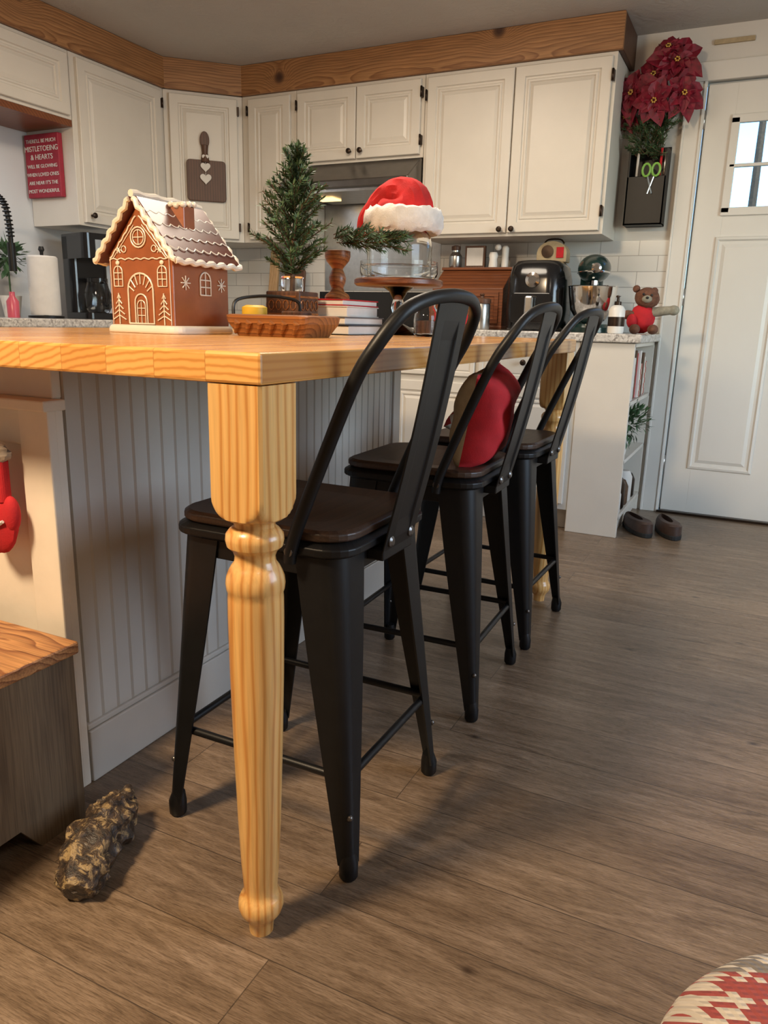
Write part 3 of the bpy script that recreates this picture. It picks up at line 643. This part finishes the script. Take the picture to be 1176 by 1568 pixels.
# cake stand
cx,cy=-.525,1.51
e=empty('cake_stand_with_dome',(cx,cy,TT))
k=B(); k.lathe([(.075,0),(.078,.006),(.05,.02),(.02,.035),(.014,.06),(.022,.085),(.016,.11),(.03,.135),(.05,.148)],32); k.obj('pedestal','glass',e)
k=B(); k.lathe([(.06,.148),(.135,.150),(.142,.156),(.142,.168),(.136,.172),(.01,.170)],40); k.obj('plate','redwood',e)
k=B(); k.lathe([(.100,.173),(.103,.18),(.103,.27),(.098,.30),(.080,.325),(.05,.34),(.012,.345),(.012,.342),(.049,.337),(.078,.321),(.095,.298),(.100,.27),(.100,.18),(.0985,.173)],40,cap=False); k.obj('glass_dome','glass',e)
k=B(); k.tube([(0.12*math.cos(2*pi*i/30),.12*math.sin(2*pi*i/30),.21) for i in range(30)],.003,6,0,None,True); k.lathe([(.118,.174),(.124,.19),(.124,.225),(.120,.225),(.118,.18)],36,cap=False); k.obj('glass_rim_bowl','glass',e)
# santa hat
e=empty('santa_hat',(cx+.012,cy,TT+.358))
k=B(); loops=[]
path=smooth([(0,0,-.015),(.008,0,.022),(.012,0,.046),(-.008,0,.062),(-.050,0,.060),(-.092,.0,.030),(-.125,-.01,-.01),(-.140,-.015,-.055)],5)
rad=[.104,.094,.070,.056,.047,.040,.030,.014]
for i,p in enumerate(path):
    t=i/5; a=int(min(t,6.999)); fr=t-a; r=rad[a]*(1-fr)+rad[min(a+1,7)]*fr
    tan=(path[min(i+1,len(path)-1)]-path[max(i-1,0)]).normalized(); s_=Vector((0,1,0)); u2=s_.cross(tan).normalized()
    loops.append([p+(u2*math.cos(2*pi*j/28)+s_*math.sin(2*pi*j/28))*r*(1+.05*math.sin(j*3+i*.5)+.10*noise.noise(Vector((i*.3,j*.4,0)))) for j in range(28)])
k.loft(loops); k.obj('red_cone','redlt',e)
k=B(); loops=[]
for i in range(64):
    a=2*pi*i/64; l=[]
    for j in range(16):
        b=2*pi*j/16; q=1+.30*noise.noise(Vector((math.cos(a)*6,math.sin(a)*6,j*.9)))
        l.append(((.106+.020*q*math.cos(b))*math.cos(a),(.106+.020*q*math.cos(b))*math.sin(a),-.012+.036*q*math.sin(b)))
    loops.append(l)
k.loft(loops,0,None,True,False,True); k.obj('fur_brim','fur',e)

# ---------------------------------------------------------------- back counter props
CZ=.911
e=empty('wooden_bread_box',(-.835,3.12,CZ))
k=B(); pr=[(-.13,0),(.17,0),(.17,.30),(.02,.30),(-.13,.20)]
k.loft([[(x,y,z) for y,z in pr] for x in (-.19,.19)],sm=False); k.box((-.195,-.14,.0),(.195,.18,.018)); k.box((-.195,-.0,.295),(.195,.175,.31)); k.obj('box_body','redwood',e,bevel=.003)
k=B(); k.nested(.34,.15,[(0,0),(0,.008),(.02,.008),(.025,.003)],0,T(-.17,-.131,.03)); k.ell((0,-.145,.15),.01); k.obj('box_lid','redwood',e)
e2=empty('counter_jar_group',(-.835,3.2,CZ+.311))
k=B()
k.lathe([(.03,0),(.035,.01),(.035,.06),(.02,.08),(.02,.09)],20,0,T(-.15,0,0)); k.lathe([(.02,.09),(.024,.092),(.024,.11),(.01,.115)],20,1,T(-.15,0,0))
k.box((-.09,-.02,0),(.02,0,.11),2); k.box((-.08,-.023,.01),(.01,-.02,.10),3)
k.lathe([(.024,0),(.02,.04),(.024,.06),(.018,.075)],20,4,T(.07,-.03,0)); k.lathe([(.018,0),(.018,.10),(.01,.11)],20,4,T(.12,.01,0)); k.ell((.09,-.02,.10),.016,4)
k.obj('jars_and_frame',['steel','brownwood','brownwood','paper','white'],e2,bevel=.001)
e=empty('metal_canister',(-.70,2.84,CZ))
k=B(); k.lathe([(.040,0),(.042,.004),(.042,.115),(.040,.12)],28); k.obj('canister_body','steel',e)
k=B(); k.lathe([(.043,.121),(.044,.125),(.044,.140),(.035,.146),(.010,.148),(.008,.156),(.013,.162),(.008,.168)],28); k.obj('canister_lid','brownwood',e)
e=empty('coffee_mug',(-.83,2.82,CZ))
k=B(); k.lathe([(.034,0),(.038,.006),(.039,.085),(.036,.085),(.034,.01)],28); k.tube(smooth([(.036,0,.07),(.062,0,.065),(.062,0,.03),(.036,0,.022)],5),.005); k.obj('mug','red',e)
e=empty('air_fryer',(-.475,3.05,CZ))
k=B()
k.loft([[(a*s_,b*s_,z) for a,b in rrect(.285,.30,.08,6)] for z,s_ in ((0,.9),(.01,.96),(.10,1.0),(.24,.97),(.30,.88),(.325,.72),(.33,.5))]); k.obj('body','blackgloss',e)
k=B(); k.prism(rrect(.20,.14,.02),0,.012,0,T(0,-.142,.105)@Rx(pi/2)); k.obj('basket_front','blackgloss',e,bevel=.003)
k=B(); k.box((-.02,-.20,.07),(.02,-.15,.16)); k.obj('handle','steel',e,bevel=.008)
k=B(); k.lathe([(.035,0),(.035,.008),(.02,.012)],24,0,T(0,-.143,.235)@Rx(pi/2)); k.obj('dial','chrome',e)
e=empty('retro_radio',(-.45,3.16,CZ+.331))
k=B(); pr=[(-.075,0),(.075,0)]+[(.075*math.cos(a),.045+.055*math.sin(a)) for a in [pi*i/10 for i in range(11)]]
k.prism(pr,-.04,.04,0,Rx(pi/2)); k.obj('cabinet','tan',e,bevel=.004)
k=B(); k.lathe([(.03,0),(.03,.005),(.005,.006)],20,0,T(-.02,-.041,.05)@Rx(pi/2)); k.box((.025,-.045,.02),(.06,-.04,.07),1); k.tube(smooth([(-.05,0,.09),(-.03,0,.11),(.03,0,.11),(.05,0,.09)],4),.004,8,2); k.obj('details',['bronze','red','bronze'],e)
e=empty('stand_mixer',(-.215,3.02,CZ),.25,1.08)
k=B(); k.loft([[(a,b,z) for a,b in rrect(.17*s_,.30*s_,.07*s_,6,0,.02)] for z,s_ in ((0,1),(.02,1),(.035,.9))])
k.loft([[(a,b+.11,z) for a,b in rrect(.10,.09,.04,5)] for z in (.03,.24)])
k.ell((0,-.01,.268),(.070,.158,.060),0,None,28,16); k.obj('body','darkgreen',e)
k=B(); k.lathe([(.03,0),(.06,.015),(.09,.06),(.10,.12),(.104,.155),(.107,.157),(.10,.16)],32,0,T(0,-.05,.035)); k.tube([(0,-.09,.215),(0,-.09,.15)],.016); k.lathe([(.020,0),(.020,.018),(.012,.021)],20,0,T(0,-.158,.262)@Rx(pi/2)); k.tube([(.068*math.cos(a),-.01+.155*math.sin(a),.250) for a in [2*pi*i/30 for i in range(30)]],.004,6,0,None,True); k.obj('bowl_and_trim','chrome',e)
e=empty('soap_dispenser',(-.045,2.75,CZ))
k=B(); k.lathe([(.032,0),(.035,.008),(.035,.10),(.025,.115),(.014,.12)],24); k.obj('bottle','white',e)
k=B(); k.lathe([(.015,.12),(.015,.135),(.006,.137),(.006,.155),(.012,.158)],16); k.tube([(0,0,.157),(0,-.035,.155)],.005); k.lathe([(.0355,.03),(.0355,.07)],24,cap=False); k.obj('pump_and_label','bronze',e)
# plush
e=empty('gingerbread_plush_bear',(.035,2.95,CZ),.2,.92)
k=B(); k.ell((0,0,.075),(.062,.052,.072),0,None,18,12,.1); k.ell((-.05,-.045,.06),(.025,.04,.035)); k.obj('sweater_body','red',e)
k=B(); k.ell((-.012,-.012,.172),(.060,.05,.050),0,Ry(.15),18,12,.15,2); k.ell((-.04,0,.215),.018); k.ell((.045,0,.205),.018); k.ell((-.035,-.08,.022),(.026,.05,.024)); k.ell((.05,-.075,.022),(.026,.05,.024)); k.ell((-.07,-.02,.09),(.04,.022,.022)); k.obj('head_and_limbs','plushbrown',e)
k=B(); k.ell((.010,-.060,.165),(.024,.015,.018)); k.tube([(.05,-.01,.105),(.10,-.03,.112),(.135,-.035,.115)],[.024,.022,.020],12); k.ell((.14,-.035,.115),(.028,.022,.024)); k.obj('muzzle_and_mitten','plushgrey',e)
k=B(); k.ell((-.008,-.060,.188),.006);k.ell((.030,-.058,.184),.006);k.ell((.010,-.075,.171),(.008,.005,.006)); k.obj('eyes_nose','blackgloss',e)
# left counter
e=empty('coffee_maker',(-2.58,2.20,CZ),pi/2-.3)
k=B(); k.prism(rrect(.20,.26,.03),0,.03); k.prism(rrect(.20,.11,.03,5,0,.075),.03,.40); k.prism(rrect(.20,.26,.03),.29,.41); k.obj('body','blackgloss',e,bevel=.006)
k=B(); k.lathe([(.05,.032),(.065,.06),(.068,.12),(.05,.17),(.05,.18)],28,0,T(0,-.045,0)); k.obj('carafe','glass',e)
k=B(); k.lathe([(.052,.18),(.052,.20),(.02,.205)],24,0,T(0,-.045,0)); k.tube(smooth([(0,-.09,.18),(0,-.14,.17),(0,-.14,.08),(0,-.105,.07)],5),.008); k.obj('carafe_handle','blackgloss',e)
k=B(); k.box((-.04,-.131,.32),(.04,-.129,.38)); k.obj('control_panel','steel',e)
e=empty('paper_towel_holder',(-2.55,1.87,CZ))
k=B(); k.lathe([(.02,.013),(.066,.013),(.068,.02),(.068,.275),(.062,.282),(.02,.282)],36); k.obj('paper_roll','paper',e)
k=B(); k.lathe([(.08,0),(.08,.01),(.01,.012),(.008,.30),(.014,.31),(.01,.325)],28); k.obj('stand','black',e)
e=empty('kitchen_faucet',(-2.70,1.66,CZ))
k=B(); k.lathe([(.028,0),(.026,.01),(.018,.02),(.016,.08)],20); pts=smooth([(0,0,.05),(0,0,.40),(.04,0,.50),(.12,0,.53),(.19,0,.48),(.21,0,.38),(.21,0,.30)],6); k.tube(pts,.010,10); k.tube([(.21,0,.32),(.21,0,.20)],.017,12); k.tube([(0,0,.05),(0,.07,.09)],.007)
for i in range(4,len(pts)-4): k.tube([pts[i]+Vector((.016*math.cos(t),.016*math.sin(t),0)) for t in [2*pi*q/10 for q in range(10)]],.003,5,0,None,True)
k.obj('spout','black',e)
k=B(); k.lathe([(.025,0),(.026,.07),(.012,.09),(.012,.11)],20); k.obj('hand_soap_bottle','pink',None,(-2.45,1.61,CZ))
e=empty('potted_houseplant',(-2.76,1.85,CZ))
k=B(); k.lathe([(.035,0),(.048,.09),(.05,.10),(.044,.10),(.04,.085)],24); k.obj('pot','white',e); k=B(); k.tube([(0,0,.08),(0,0,.28)],.004); leafball(k,(0,0,.28),.07,130,.05,0,.5); k.obj('foliage','leaf',e)
e=empty('leaning_cutting_board',(-2.12,3.27,CZ))
k=B(); k.prism(rrect(.14,.32,.03),0,.02,0,T(.09,-.02,.165)@Rx(pi/2-.12)); k.obj('dark_board','brownwood',e,bevel=.003)
k=B(); k.prism(rrect(.06,.42,.02),0,.02,0,T(-.03,-.06,.215)@Rx(pi/2-.14)); k.obj('light_paddle','lightwood',e,bevel=.003)
k=B(); k.lathe([(.045,0),(.05,.01),(.055,.14),(.05,.15)],24); k.obj('utensil_crock','white',None,(-1.98,3.0,CZ))

# ---------------------------------------------------------------- wall poinsettia
e=empty('poinsettia_wall_planter',(-.055,YB-.056,0))
k=B(); k.box((-.09,-.05,1.42),(.09,.052,1.43)); k.box((-.09,-.05,1.42),(.09,-.04,1.64)); k.box((-.09,-.05,1.42),(-.08,.052,1.76)); k.box((.08,-.05,1.42),(.09,.052,1.76)); k.box((-.09,.044,1.42),(.09,.052,1.78)); k.obj('black_box','black',e,bevel=.002)
k=B()
for sx_ in (-.022,.022): k.tube([(.02+sx_+.018*math.cos(t),-.058,1.665+.028*math.sin(t)) for t in [2*pi*i/14 for i in range(14)]],.0055,8,0,None,True)
k.tube([(.035,-.056,1.64),(.01,-.054,1.56)],.004,6,1);k.tube([(.005,-.056,1.64),(.03,-.054,1.56)],.004,6,1); k.obj('scissors',['green','steel'],e)
k=B()
for x,c in ((-.05,0),(.055,1),(.075,2)): k.tube([(x,-.03,1.60),(x+.004,-.045,1.76)],.006,8,c)
k.obj('pens',['paper','red','steel'],e)
k=B()
for i in range(95):
    p0=(random.uniform(-.06,.07),-.03+random.uniform(-.03,.03),1.72+random.uniform(0,.16)); a=random.uniform(0,2*pi); r=random.uniform(.05,.11)
    branch(k,p0,(p0[0]+r*math.cos(a)*.8,p0[1]-random.uniform(0,.05),p0[2]+abs(r*math.sin(a))*1.1),46,.024,0,.0015)
k.obj('greenery',['pine','bark'],e)
k=B()
def poin(c,R_,nv,m=0):
    nv=Vector(nv).normalized(); a1=nv.cross(Vector((0,0,1))).normalized(); a2=nv.cross(a1)
    for lay,(n,rr,lift) in enumerate(((7,1.,.1),(6,.75,.4),(5,.45,.8))):
        for i in range(n):
            a=2*pi*i/n+lay*.5+random.uniform(-.2,.2); d=(a1*math.cos(a)+a2*math.sin(a)); s_=nv.cross(d); l=R_*rr*random.uniform(.8,1.15); w=l*.34
            b=Vector(c); tipd=(d+nv*lift*.5).normalized(); dr=-.018*random.random()
            mid=b+tipd*l*.5; tip=b+d*l+nv*(l*lift*.25-.01)+Vector((0,0,dr))
            k.add([b,b+tipd*l*.28+s_*w*.75+nv*.006,mid+s_*w+nv*.006,b+tipd*l*.78+s_*w*.6,tip,b+tipd*l*.78-s_*w*.6,mid-s_*w+nv*.006,b+tipd*l*.28-s_*w*.75+nv*.006,mid-nv*.006],[(0,1,2,8),(8,2,3,4),(8,4,5,6),(0,8,6,7)],m)
    for i in range(6): k.ell(Vector(c)+nv*.012+(a1*math.cos(i)+a2*math.sin(i))*.009,.005,1,None,8,5)
for c,R_,nv in (((.085,-.07,2.12),.12,(.2,-1,.25)),((-.10,-.08,2.00),.12,(-.4,-1,.1)),((.13,-.08,1.98),.115,(.5,-1,-.1)),((.01,-.12,1.95),.105,(0,-1,-.2)),((-.01,-.07,2.07),.10,(-.2,-1,.3)),((-.12,-.05,1.91),.085,(-.5,-1,-.2)),((.04,-.06,2.18),.075,(0,-.8,.5))): poin(c,R_,nv)
k.obj('poinsettia_flowers',['petal','gold'],e)

# ---------------------------------------------------------------- crate, log, ornament, shoes, pouf
e=empty('weathered_wood_crate',(-.505,.12,0))
k=B(); Wc,Dc=.62,.62
pr=[(0,.0),(0,.335),(-Dc,.335),(-Dc,0),(-Dc+.08,0),(-Dc+.12,.055),(-.14,.055),(-.10,0)]
k.loft([[(x,y,z) for y,z in pr] for x in (-.018,0)],sm=False); k.loft([[(x,y,z) for y,z in pr] for x in (-Wc,-Wc+.018)],sm=False)
k.box((-Wc,-.018,.05),(-.002,-.002,.335)); k.box((-Wc,-Dc+.002,.05),(-.002,-Dc+.018,.335)); k.obj('sides','oldwood',e)
k=B(); k.box((-Wc-.01,-Dc-.01,.336),(.008,.008,.36)); k.obj('top','crate_top',e,bevel=.004)
# log
k=B(); path=smooth([(.055,-.125,.03),(.03,-.08,.045),(0,-.02,.048),(-.015,.04,.05),(-.03,.085,.055),(-.045,.115,.06)],6); loops=[]
rad=[.026,.046,.052,.048,.040,.028]
for i,p in enumerate(path):
    t=i/6; a=int(min(t,4.999)); fr=t-a; r=rad[a]*(1-fr)+rad[a+1]*fr
    tan=(path[min(i+1,len(path)-1)]-path[max(i-1,0)]).normalized(); s_=tan.cross(Vector((0,0,1))).normalized(); u2=s_.cross(tan)
    lp=[]
    for j in range(32):
        q=2*pi*j/32; rr=r*(1+.28*noise.noise(Vector((i*.35,math.cos(q)*1.6,math.sin(q)*1.6)))+.10*math.sin(q*7+i*.2)+.12*noise.noise(Vector((i*.9,math.cos(q)*5,math.sin(q)*5))))
        P=p+(s_*math.cos(q)*1.05+u2*math.sin(q))*rr; P.z=max(P.z,.001); lp.append(P)
    loops.append(lp)
k.loft(loops); k.ell((.03,-.085,.032),(.052,.042,.031),0,None,16,10,.4,3); k.ell((-.035,.085,.037),(.038,.037,.036),0,None,16,10,.4,5); k.tube([(-.035,.095,.065),(-.025,.115,.085),(-.035,.125,.09)],[.020,.016,.008],10); k.tube([(-.03,.06,.06),(.0,.07,.085)],[.018,.012],10)
o=k.obj('bark_driftwood_log','log',None,(-.385,.045,0)); o.scale=(.88,.80,.85)
# ornament
e=empty('hanging_mitten_ornament',(-.695,.137,.62),0,1.15)
k=B(); k.ell((0,0,-.055),(.045,.014,.055),0,None,20,14,.08); k.ell((.035,0,-.04),(.016,.012,.03),0,None,14,10); k.prism(rrect(.062,.022,.01),-.02,.045,0); k.obj('mitten','red',e)
k=B(); k.ell((0,0,.055),(.040,.016,.020),0,None,20,12,.3); k.obj('fur_cuff','frost',e)
k=B(); k.tube(smooth([(0,0,.065),(.012,.0,.09),(.0,.004,.125),(-.012,0,.09),(0,0,.068)],5),.0015,6); k.tube([(-.03,-.014,-.05),(0,-.016,-.07),(.03,-.014,-.05)],.003,6); k.tube([(0,.0,.125),(0,.010,.127)],.002); k.obj('loop_and_stitch','paper',e)
# clogs
def clog(x,y,rz):
    e=empty('leather_clog',(x,y,0),rz)
    def outline(s_,w=1):
        P=[]
        for i in range(28):
            t=2*pi*i/28; xx=math.cos(t)*.135*s_; ww=.048*(1+.12*math.cos(t-.2)); P.append((xx,math.sin(t)*ww*s_*w))
        return P
    k=B(); k.prism(outline(1.02),0,.022); k.obj('sole','rubber',e,bevel=.004)
    k=B(); k.loft([[(a,b,.022) for a,b in outline(1)],[(a,b,.045+.02*max(0,a/.135)) for a,b in outline(.99)],[(a*1.0+.0,b*.85,.062+.012*max(0,a/.135)) for a,b in outline(.92)],[(a-.035,b*.62,.066) for a,b in outline(.62)],[(a-.035,b*.58,.035) for a,b in outline(.58)]]); k.obj('upper','shoe',e)
    k=B(); k.prism(outline(.60,.95),.036,.038,0,T(-.035,0,0)); k.obj('insole','shoein',e)
clog(.12,2.88,-1.05); clog(.255,2.91,-1.2)
# knit pouf
k=B(); seg=96; rings=40; R_=.215; Hh=.315
loops=[]
for i in range(rings+1):
    t=pi*i/rings; r=max(.004,math.sin(t))**.75*R_; z=Hh/2-math.cos(t)*Hh/2
    l=[]
    for j in range(seg):
        a=2*pi*j/seg; q=1+.05*noise.noise(Vector((math.cos(a)*2,math.sin(a)*2,z*8))); l.append((r*q*math.cos(a),r*q*math.sin(a),z+.012*noise.noise(Vector((r*math.cos(a)*9,r*math.sin(a)*9,3)))*(1 if z>.05 else 0)))
    loops.append(l)
k.loft(loops); o=k.obj('nordic_knit_pouf','knit',None,(.752,-.090,.002))
me=o.data; uvl=me.uv_layers.new(name='UVMap')
for lp in me.loops:
    co=me.vertices[lp.vertex_index].co
    uvl.data[lp.index].uv=((co.x*.94+co.y*.34-co.z*.25+1)/.0068,(co.y*.94-co.x*.34+co.z*.9+1.02)/.0068)

# ---------------------------------------------------------------- lights
def area(name,loc,target,size,power,col,shape='DISK',sy=None):
    l=bpy.data.lights.new(name,'AREA'); l.shape=shape; l.size=size; l.energy=power; l.color=col
    if sy: l.size_y=sy
    o=bpy.data.objects.new(name,l); S.collection.objects.link(o); o.location=loc
    o.rotation_euler=(Vector(target)-Vector(loc)).to_track_quat('-Z','Y').to_euler(); return o
area('dining_ceiling_light',(-.75,-1.05,2.2),(-.35,-.35,0),.40,64,(1,.75,.48))
area('kitchen_ceiling_light',(-.9,1.7,2.25),(-.9,1.7,0),.8,23,(1,.86,.69))
area('window_daylight',(XR-.06,1.15,1.4),(0,1.15,.6),1.5,28,(.84,.91,1),'RECTANGLE',1.2)
area('entry_fill_light',(1.2,-.9,2.25),(.6,.8,0),.5,6,(1,.86,.70))  # added weak warm fill from the right, not a known ceiling fixture
area('sink_light',(-2.6,1.4,1.78),(-2.6,1.4,0),.5,3,(.85,.92,1))
w=bpy.data.worlds.new('world'); S.world=w; w.use_nodes=True; nt=w.node_tree; bg=nt.nodes['Background']
sky=nt.nodes.new('ShaderNodeTexSky'); sky.sky_type='NISHITA'; sky.sun_disc=False; sky.sun_elevation=.5; sky.sun_rotation=2.5
mx=nt.nodes.new('ShaderNodeMix'); mx.data_type='RGBA'; mx.blend_type='MULTIPLY'; mx.inputs[0].default_value=1; mx.inputs[7].default_value=(.48,.76,1,1)
nt.links.new(sky.outputs[0],mx.inputs[6]); nt.links.new(mx.outputs[2],bg.inputs[0]); bg.inputs[1].default_value=.6
# ---------------------------------------------------------------- camera
y,p,r=map(math.radians,(25.749,14.138,1.5))
F_=Vector((-math.sin(y)*math.cos(p),math.cos(y)*math.cos(p),-math.sin(p))); R0=Vector((math.cos(y),math.sin(y),0)); U0=R0.cross(F_)
R1=R0*math.cos(r)+U0*math.sin(r); U1=-R0*math.sin(r)+U0*math.cos(r)
c=bpy.data.cameras.new('camera'); o=bpy.data.objects.new('camera',c); S.collection.objects.link(o)
m=Matrix((R1,U1,-F_)).transposed().to_4x4(); m.translation=(.548,-.778,.936); o.matrix_world=m
c.sensor_fit='VERTICAL'; c.sensor_height=36; c.lens=36*1158/1568; c.clip_start=.02; S.camera=o
S.view_settings.view_transform='Standard'; S.view_settings.look='None'; S.view_settings.exposure=.30
